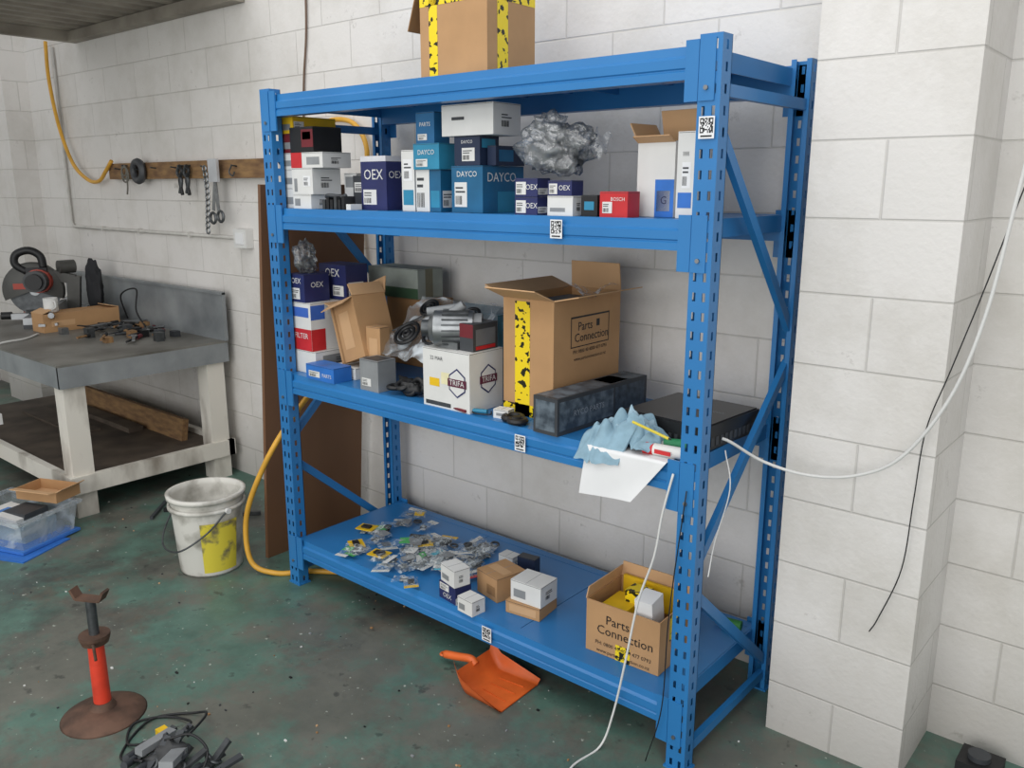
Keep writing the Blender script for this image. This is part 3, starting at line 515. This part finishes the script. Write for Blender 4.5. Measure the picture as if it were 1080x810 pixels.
# ---------------------------------------------------------------- workbench & contents
def bench():
    b=B('steel_top_workbench');x0,x1,y0,y1,z=-5.25,-3.22,-.30,.62,.80
    b.box((x0,y0,z-.012),(x1,y1,z),BTOP);b.box((x0+.005,y0,z-.12),(x1-.005,y0+.02,z-.012),ZINC);b.box((x1-.02,y0,z-.12),(x1,y1,z-.012),ZINC)
    b.box((x0,y1-.02,z),(x1+.01,y1,z+.27),ZINC);b.box((x0,y1-.03,z+.26),(x1+.01,y1,z+.275),ZINC)
    for x in (x0+.02,x1-.125):
        for y in (y0+.02,y1-.13):b.box((x,y,0),(x+.105,y+.105,z-.12),WOOD)
    b.box((x0,y0,.13),(x1,y0+.035,.22),WOOD);b.box((x1-.035,y0+.035,.13),(x1,y1,.22),WOOD);b.box((x0,y1-.04,.13),(x1,y1-.005,.22),WOOD)
    b.box((x0,y0+.035,.17),(x1-.035,y1-.04,.19),PLYD);b.done()
    b=B('timber_offcut',(-5.0,.44,.19));b.box((0,0,0),(1.5,.035,.13),WOODB,Matrix.Rotation(-.15,4,'X'));b.box((.3,-.12,0),(1.1,-.03,.03),PLYD);b.box((.1,-.35,0),(.9,-.2,.012),PLYD);b.done()
    open_carton('long_brown_carton',-4.40,.04,z,.15,.46,.11,CARD,CARDI,{'F':(20,.06),'B':(12,.06)},[('R',.1,.3,.4,.6,CARDI)],rot=2,extra=lambda b:b.box((.004,.004,.103),(.146,.45,.1075),CARD))
    b=B('coffee_mug',(-4.33,.13,z+.111));b.lathe([(.0,.0),(.036,0),(.04,.01),(.04,.085),(.037,.085),(.036,.012),(0,.01)],WHITE);b.tube([(.038,0,.07),(.065,0,.065),(.068,0,.035),(.038,0,.02)],.006,WHITE);b.done()
    b=B('mitre_saw',(-4.74,.20,z),math.radians(-32),0,0,1.2);AL=mat('#a4a7a9',.4,.5);GD=mat('#4f4f4c',.5,.2);RB=mat('#a83a28',.45)
    b.box((-.22,-.02,.02),(.24,.22,.055),AL);b.box((-.22,-.02,0),(-.17,.22,.02),DGREY);b.box((.19,-.02,0),(.24,.22,.02),DGREY)
    b.lathe([(.0,.056),(.13,.056),(.13,.066),(0,.066)],STEELD,Matrix.Translation((0,.08,0)));b.box((-.28,.13,.055),(-.03,.155,.12),AL);b.box((.03,.13,.055),(.28,.155,.12),AL)
    b.bar((0,-.12,.035),(0,.05,.035),.05,.03,AL);b.cyl((0,-.17,.04),(0,-.12,.04),.02,BLACK)
    b.bar((.24,.1,.04),(.42,.1,.04),.03,.012,AL);b.bar((.24,.16,.04),(.40,.16,.04),.012,.012,AL);b.cyl((.30,.13,.06),(.44,.15,.09),.014,STEEL)
    b.bar((.0,.18,.05),(.0,.20,.24),.06,.06,GD);b.bar((.0,.20,.22),(.0,.02,.27),.05,.05,GD)
    b.cyl((-.014,.0,.165),(-.010,.0,.165),.125,STEELD,n=36);b.cyl((-.02,.0,.165),(-.006,.0,.165),.025,STEEL,n=16)
    b.lathe([(.0,-.028),(.138,-.028),(.146,-.02),(.146,.02),(.138,.028),(0,.028)],GD,Matrix.Translation((0,0,.172))@Matrix.Rotation(math.pi/2,4,'Y')@Matrix.Rotation(math.pi/2,4,'Z'),24,True,math.radians(-20),math.radians(200))
    b.box((-.034,-.04,.20),(-.028,.07,.235),RB);b.box((.028,-.09,.18),(.034,.0,.21),RB)
    b.cyl((.03,.04,.22),(.09,.04,.225),.062,RB);b.cyl((.09,.04,.225),(.17,.04,.23),.055,mat('#3a3c3e',.5));b.cyl((.17,.04,.23),(.2,.04,.23),.04,BLACK)
    b.cyl((.02,.13,.29),(-.02,.20,.29),.035,GD)
    b.tube([(.02,-.02,.27),(.02,-.07,.31),(.02,-.06,.36),(.02,.0,.38),(.02,.05,.35),(.02,.06,.29)],.020,BLACK,10);b.box((-.01,-.02,.25),(.05,.08,.29),mat('#2c2d30'))
    b.box((-.26,-.10,.0),(-.16,-.04,.05),RB);b.cyl((-.12,.07,.12),(-.12,.07,.14),.03,STEEL);b.done()
    b=B('black_dust_bag',(-4.56,.50,z+.002));b.blob((0,0,.19),(.085,.045,.19),mat('#26272a',.85),.3,12,None,4,1.4,True,0);b.done()
    b=B('hand_tools_pile',(0,0,z));rn=random.Random(4)
    for i in range(60):
        x=rn.uniform(-4.2,-3.5);y=rn.uniform(.05,.55)
        if i<44:x=-3.95+rn.gauss(0,.18);y=.40+rn.gauss(0,.09)
        y=min(.56,max(-.0,y));x=max(-4.18,x)
        a=rn.uniform(0,3.14);l=rn.uniform(.05,.2);q=(math.cos(a)*l/2,math.sin(a)*l/2);zz=rn.uniform(.014,.035);m=rn.choice([STEEL,STEELD,BLACK,DGREY,DGREY,WOODB])
        if abs(y+q[1])>.58 or abs(y-q[1])>.58:continue
        k=i%3
        if k==0:b.cyl((x-q[0],y-q[1],zz),(x+q[0],y+q[1],zz),.007,m,n=8);b.cyl((x+q[0]*.5,y+q[1]*.5,zz),(x+q[0],y+q[1],zz),.013,MAROON if i%4==1 else BLACK,n=8)
        elif k==1:b.bar((x-q[0],y-q[1],zz),(x+q[0],y+q[1],zz),.016,.006,m);b.torus((x+q[0],y+q[1],zz),.014,.005,m,n=12,k=6)
        else:b.box((x-.02,y-.02,0),(x+.03,y+.02,rn.uniform(.02,.06)),m)
    b.tube([(-4.15,.5,.05),(-4.10,.45,.20),(-4.0,.5,.24),(-3.92,.45,.12),(-3.8,.45,.02)],.005,BLACK);b.done()
    b=B('white_power_lead',(0,0,0));b.tube([(-4.22,.0,z+.007),(-4.10,-.12,z+.007),(-4.04,-.27,z+.008),(-4.03,-.325,z-.03),(-4.05,-.325,.62),(-4.06,-.325,.5),(-4.05,-.325,.42)],.006,WHITE);b.box((-4.07,-.34,.36),(-4.03,-.31,.42),WHITE);b.done()
bench()
b=B('wooden_tool_rail',(0,0,0));b.box((-4.45,WY-.05,1.69),(-2.72,WY-.002,1.785),WOODB)
for x in (-4.3,-3.85,-3.62,-3.3,-3.0):b.cyl((x,WY-.05,1.75),(x,WY-.085,1.755),.004,STEELD,n=8)
b.tube([(-3.0,WY-.08,1.755),(-3.02,WY-.085,1.72),(-2.99,WY-.085,1.70),(-2.97,WY-.085,1.72)],.004,STEELD,6)
b.done()
b=B('tape_roll_hanging',(-4.02,WY-.055,1.735));b.torus((0,-.02,0),.055,.022,mat('#3f4144',.5),Matrix.Rotation(math.pi/2,4,'X'));b.cyl((0,0.004,.01),(0,-.05,.012),.005,STEELD);b.done()
b=B('coiled_strap',(-4.20,WY-.055,1.74));
for k,r in enumerate((.030,.037,.044)):b.torus((0.004*k,-.018,-.012*k),r,.005,mat('#6d6a62',.8),Matrix.Rotation(math.pi/2,4,'X'))
b.cyl((0,.004,.03),(0,-.03,.032),.004,STEELD,n=8);b.tube([(.03,-.02,-.03),(.035,-.022,-.09),(.02,-.022,-.14)],.005,mat('#6d6a62',.8),6);b.done()
b=B('hanging_clamps',(-3.5,WY-.055,1.76))
for dx in (-.04,.035):
    b.cyl((dx,.004,0),(dx,-.03,0),.005,STEELD);b.tube([(dx,-.02,0),(dx+.025,-.02,-.03),(dx-.005,-.02,-.08),(dx+.012,-.02,-.16)],.010,BLACK);b.tube([(dx,-.02,0),(dx-.025,-.02,-.04),(dx+.012,-.02,-.08),(dx-.015,-.02,-.15)],.010,STEELD)
b.done()
b=B('hanging_chain_and_shears',(-3.2,WY-.055,1.76));b.cyl((0,.004,0),(0,-.04,0),.005,STEELD)
for i in range(12):b.torus((-.06+.012*math.sin(i*.4),-.03,-.02-.03*i),.016,.005,STEEL,Matrix.Rotation(math.pi/2,4,'X')@Matrix.Rotation(.9*(i%2),4,'Z'),12,6)
b.bar((.03,-.03,0),(.06,-.035,-.24),.026,.006,STEEL,(0,1,0));b.bar((.06,-.035,-.02),(.0,-.03,-.24),.024,.006,STEEL,(0,1,0));b.box((.0,-.045,-.09),(.085,-.03,.03),mat('#c9ccd0',.4,.5))
b.torus((.075,-.035,-.27),.028,.008,STEELD,Matrix.Rotation(math.pi/2,4,'X'),14,6);b.torus((-.01,-.03,-.28),.028,.008,STEELD,Matrix.Rotation(math.pi/2,4,'X'),14,6);b.done()
b=B('electrical_conduit_with_socket');CON=mat('#c6c4be',.5)
b.tube([(-5.16,WY-.015,2.55),(-5.16,WY-.015,1.40),(-5.13,WY-.015,1.375),(-3.08,WY-.015,1.375)],.010,CON,8,False)
b.box((-3.09,WY-.045,1.325),(-2.97,WY-.001,1.425),WHITE);b.box((-3.065,WY-.05,1.345),(-2.995,WY-.045,1.405),PAPER)
for x in (-4.7,-4.2,-3.6):b.box((x,WY-.028,1.36),(x+.02,WY-.001,1.39),CON)
b.done()
b=B('yellow_air_hose')
b.tube([(-5.19,WY-.04,2.585),(-5.18,WY-.05,2.35),(-5.10,WY-.055,2.05),(-4.95,WY-.055,1.80),(-4.75,WY-.055,1.69),(-4.58,WY-.06,1.68),(-4.45,WY-.07,1.74),(-4.36,WY-.07,1.80)],.012,HOSE,10)
b.done()
b=B('yellow_air_hose')
b.tube([(-2.65,WY-.03,1.62),(-2.50,WY-.03,1.80),(-2.30,WY-.03,1.93),(-2.08,WY-.03,1.93),(-1.98,WY-.03,1.80),(-2.05,WY-.03,1.6),(-2.04,WY-.03,1.3),(-1.98,WY-.03,1.0),(-1.90,.55,.93),(-1.865,.30,.88),(-1.865,.04,.66),(-1.95,-.05,.44),(-2.03,-.07,.24),(-2.01,-.07,.06),(-1.92,-.01,.013),(-1.82,.10,.013),(-1.65,.22,.013)],.0115,HOSE,10)
b.done()
b=B('hanging_brown_cable');b.tube([(-2.385,WY-.01,2.9),(-2.40,WY-.01,2.4),(-2.44,WY-.01,2.15),(-2.46,WY-.01,1.95),(-2.46,WY-.01,1.7)],.005,mat('#6b5545'));b.done()
b=B('brown_plywood_sheet');b.box((-.009,0,0),(.009,.54,1.66),PLY);o=b.done();o.location=(-2.11,.07,0);o.rotation_euler=(0,math.radians(4.6),0)

# ---------------------------------------------------------------- floor objects
b=B('paint_bucket',(-2.235,-.13,0));BK=blotch('dirty_bucket','#8b877c','#d6d4cc',9,.42,.5,0,.12,7)
b.lathe([(0,.004),(.128,.004),(.13,.0),(.132,.01),(.152,.33),(.152,.335)],BK,n=40);b.lathe([(.152,.29),(.163,.292),(.163,.305),(.153,.307)],BK,n=40);b.lathe([(.152,.335),(.165,.335),(.167,.355),(.150,.357),(.148,.33),(.126,.03),(0,.028)],BK,n=40)
b.lathe([(.1315+.0013,.02),(.1525+.001,.25)],blotch('bucket_label','#7d7556','#e0cf45',14,.44,.5,0,.06),n=14,a0=-.75,a1=.35)
b.lathe([(0,.05),(.13,.05)],mat('#4a463f',.6),n=30)
b.tube([(-.165,0,.30),(-.15,-.10,.22),(-.05,-.19,.15),(.08,-.19,.15),(.155,-.1,.22),(.165,0,.30)],.004,STEELD,6);b.cyl((-.163,0,.30),(-.178,0,.30),.012,WHITE);b.cyl((.163,0,.30),(.178,0,.30),.012,WHITE);b.done()
b=B('jack_stand',(-1.50,-.945,0));RU=blotch('rust_steel','#4b3a30','#6e5344',14,.5,.7,.3,.15)
b.lathe([(0,.03),(.04,.03),(.09,.022),(.122,.004),(.128,0),(.118,.0),(.0,.0)],RU,n=36);b.lathe([(.024,.02),(.05,.028)],RU,n=20)
b.cyl((0,0,.028),(0,0,.05),.042,RU,.03);b.cyl((0,0,.05),(0,0,.26),.026,mat('#d8412a',.45,0,.2),.024);b.cyl((0,0,.255),(0,0,.275),.04,RU,.046);b.cyl((0,0,.275),(0,0,.285),.046,RU)
b.cyl((0,0,.28),(0,0,.40),.015,STEELD);b.bar((-.035,-.02,.405),(.035,.02,.405),.035,.008,RU);b.bar((-.035,-.02,.405),(-.048,-.028,.435),.035,.008,RU);b.bar((.035,.02,.405),(.048,.028,.435),.035,.008,RU)
b.tube([(.03,-.02,.265),(.06,-.03,.27),(.065,-.03,.23)],.005,RU,6);b.done()
b=B('orange_dustpan',(-.645,-.02,.0),math.radians(2),0,0,.84)
def pan(u,v):
    x=-.14+.27*u;y=-.13+.24*v;w=min(1,max(0,(abs(u-.5)*2-.86)/.14));k=max(0,(v-.75)/.25);z=.006+.06*w*min(1,.25+v)+.075*k*k
    return (x*(1-.10*v),y,z)
M=Matrix.Rotation(math.radians(90),4,'Z')
b.sheet(pan,28,16,ORANGE,True,M);b.sheet(lambda u,v:tuple(Vector(pan(u,v))-Vector((0,0,.004))),28,16,ORANGE,True,M)
for x in (-.05,0,.05):b.bar((x*0-.02,x,.0085),(.1,x*1.2,.0085),.004,.003,ORANGE)
b.tube([(-.10,0,.06),(-.13,.0,.075),(-.20,.0,.06),(-.27,.0,.045)],.017,ORANGE,10);b.torus((-.28,0,.042),.012,.006,ORANGE,None,12,6);b.done()
b=B('plastic_storage_tub',(-3.22,-.57,0),math.radians(20));TB=plastic('tub_plastic',.7,'#b9c2c8',6)
for (a,c,d_,e) in (((-.2,-.14),(.2,-.14),(.22,-.16),(-.22,-.16)),((.2,-.14),(.2,.14),(.22,.16),(.22,-.16)),((.2,.14),(-.2,.14),(-.22,.16),(.22,.16)),((-.2,.14),(-.2,-.14),(-.22,-.16),(-.22,.16))):
    b.add([(a[0],a[1],.02),(c[0],c[1],.02),(d_[0],d_[1],.16),(e[0],e[1],.16)],[(0,1,2,3)],TB)
for s in (-1,1):b.box((-.235,s*.165-.012,.15),(.235,s*.165+.012,.165),TB);b.box((s*.225-.012,-.165,.15),(s*.225+.012,.165,.165),TB)
b.box((-.22,-.16,.008),(.22,.16,.02),mat('#3a74c4'));b.box((-.15,-.08,.02),(.14,.1,.10),mat('#8fa4b0'));b.box((-.1,-.09,.1),(.1,.05,.145),WHITE,Matrix.Rotation(.1,4,'Y'));b.box((-.15,-.12,.10),(-.02,.0,.15),mat('#4a7ec0'));b.box((-.02,-.05,.12),(.12,.08,.15),DGREY)
b.done()
b=B('blue_tub_lid',(-3.13,-.63,0),math.radians(25));b.box((-.2,-.14,0),(.2,.14,.005),mat('#2f6fc4'));b.box((-.2,-.14,.004),(.2,-.13,.0065),mat('#2f6fc4'));b.done()
open_carton('small_open_tray_carton',-3.30,-.53,.166,.24,.15,.055,CARD,CARDI,{'F':(170,.04),'R':(150,.04)},rot=24)
b=B('tangled_clamp_tools',(-1.13,-.93,0));rn=random.Random(8)
for i in range(12):
    x=-.08+.025*i;y=rn.uniform(-.08,.05);b.bar((x,y,.012),(x+rn.uniform(-.05,.06),y+rn.uniform(.06,.14),rn.uniform(.03,.08)),.022,.010,STEELD if i%2 else DGREY)
    b.cyl((x,y,.02),(x+.02,y-.04,.03),.012,DGREY);b.torus((x,y+.03,.03),.014,.005,STEELD,Matrix.Rotation(i,4,'X'),12,6)
b.blob((.02,.0,.035),(.08,.05,.035),mat('#3b3c3d',.6),.6,3);b.bar((.05,.02,.05),(.12,-.06,.08),.04,.02,GREY);b.bar((-.05,.05,.05),(-.02,-.07,.06),.03,.02,GREY)
b.box((-.1,.02,.02),(-.07,.05,.05),YEL)
b.tube([(-.02,.08,.06),(-.10,.13,.02),(-.20,.10,.006),(-.24,.02,.006),(-.16,-.04,.006),(-.08,-.02,.03)],.004,BLACK,6)
b.tube([(.0,.0,.07),(.06,.05,.09),(.13,.06,.06),(.16,0,.02),(.12,-.05,.04)],.004,BLACK,6)
b.tube([(.02,.06,.06),(-.05,.16,.05),(-.14,.17,.01),(-.22,.06,.006),(-.12,-.08,.006),(0,-.07,.04)],.004,BLACK,6);b.done()
b=B('black_gadget_on_floor',(.70,.56,0));b.box((-.05,-.05,0),(.06,.05,.045),BLACK);b.cyl((.0,0,.045),(.0,0,.06),.03,DGREY);b.tube([(.05,.02,.02),(.12,.04,.01),(.2,.0,.006)],.005,BLACK);b.done()
b=B('metal_offcuts_on_floor',(-3.0,.05,0));b.bar((0,0,.01),(.22,.2,.012),.02,.02,BLACK);b.bar((-.05,.1,.01),(.1,.25,.01),.015,.015,STEELD);b.bar((.06,-.1,.01),(-.1,.06,.012),.015,.015,DGREY);b.bar((.25,.1,.01),(.42,.3,.012),.018,.018,STEELD);b.done()
b=B('floor_debris');rn=random.Random(14)
for i in range(170):
    x=rn.uniform(-3.6,.3);y=rn.uniform(-1.2,.45);s=rn.uniform(.002,.007)
    b.box((x,y,0),(x+s*rn.uniform(.6,2),y+s,.002+s*.3),rn.choice([WHITE,CARDI,DGREY,BLACK,GREY,CARDD]))
b.done()
# ---------------------------------------------------------------- cables
b=B('white_hanging_cable');b.tube([(-.01,-.015,.90),(-.035,-.02,.78),(-.055,-.02,.65),(-.10,-.02,.50),(-.13,-.03,.30),(-.165,-.03,.12),(-.19,-.06,.008),(-.2,-.2,.006),(-.12,-.4,.006)],.0035,WHITE,6);b.done()
b=B('white_power_cable');b.tube([(.035,.17,.965),(.06,.18,.955),(.13,.24,.90),(.24,.28,.875),(.36,.30,.895),(.47,.30,.97),(.566,.30,1.142),(.62,.30,1.35),(.65,.30,1.60),(.665,.30,1.75),(.69,.30,2.1),(.72,.30,2.6)],.0045,WHITE,8);b.done()
b=B('thin_black_wire');b.tube([(.66,.345,1.66),(.60,.345,1.40),(.55,.345,1.2),(.51,.345,1.04),(.50,.345,.85),(.49,.345,.65),(.445,.345,.49),(.425,.345,.44)],.0018,BLACK,6);b.done()
b=B('thin_loose_wires');b.tube([(.07,.12,.95),(.10,.10,.85),(.075,.08,.70),(.09,.02,.62)],.0018,WHITE,6);b.tube([(.03,-.012,.86),(.0,-.02,.5),(-.01,-.02,.2),(-.05,-.03,.01)],.0018,BLACK,6);b.done()

# ---------------------------------------------------------------- camera & light
R=[[0.76291,0.64651,0.00025],[0.14776,-0.17399,-0.97360],[-0.62939,0.74280,-0.22827]]
C=Vector((1.0427,-1.9237,1.6478));f=889.18
cd=bpy.data.cameras.new('photo_camera');cd.sensor_fit='HORIZONTAL';cd.sensor_width=36;cd.lens=f*36/1080;cd.clip_start=.02
co=bpy.data.objects.new('photo_camera',cd)
Mr=Matrix(((R[0][0],-R[1][0],-R[2][0]),(R[0][1],-R[1][1],-R[2][1]),(R[0][2],-R[1][2],-R[2][2])))
co.matrix_world=Matrix.Translation(C)@Mr.to_4x4();sc.collection.objects.link(co);sc.camera=co
w=bpy.data.worlds.new('overcast');sc.world=w;w.use_nodes=True;bg=w.node_tree.nodes['Background'];bg.inputs[0].default_value=(.96,.975,1,1);bg.inputs[1].default_value=.66
def area(n,loc,tgt,sx,sy,e,c):
    l=bpy.data.lights.new(n,'AREA');l.shape='RECTANGLE';l.size=sx;l.size_y=sy;l.energy=e;l.color=c;o=bpy.data.objects.new(n,l);o.location=loc
    o.rotation_euler=(Vector(tgt)-Vector(loc)).to_track_quat('-Z','Y').to_euler();sc.collection.objects.link(o)
area('roller_door_daylight',(.5,-5.6,1.9),(-1,.6,1.0),5,3.4,155,(1,.985,.96))
area('skylight',(-1.2,-1.6,3.6),(-1.2,-.9,0),5,2.5,60,(1,.99,.98))
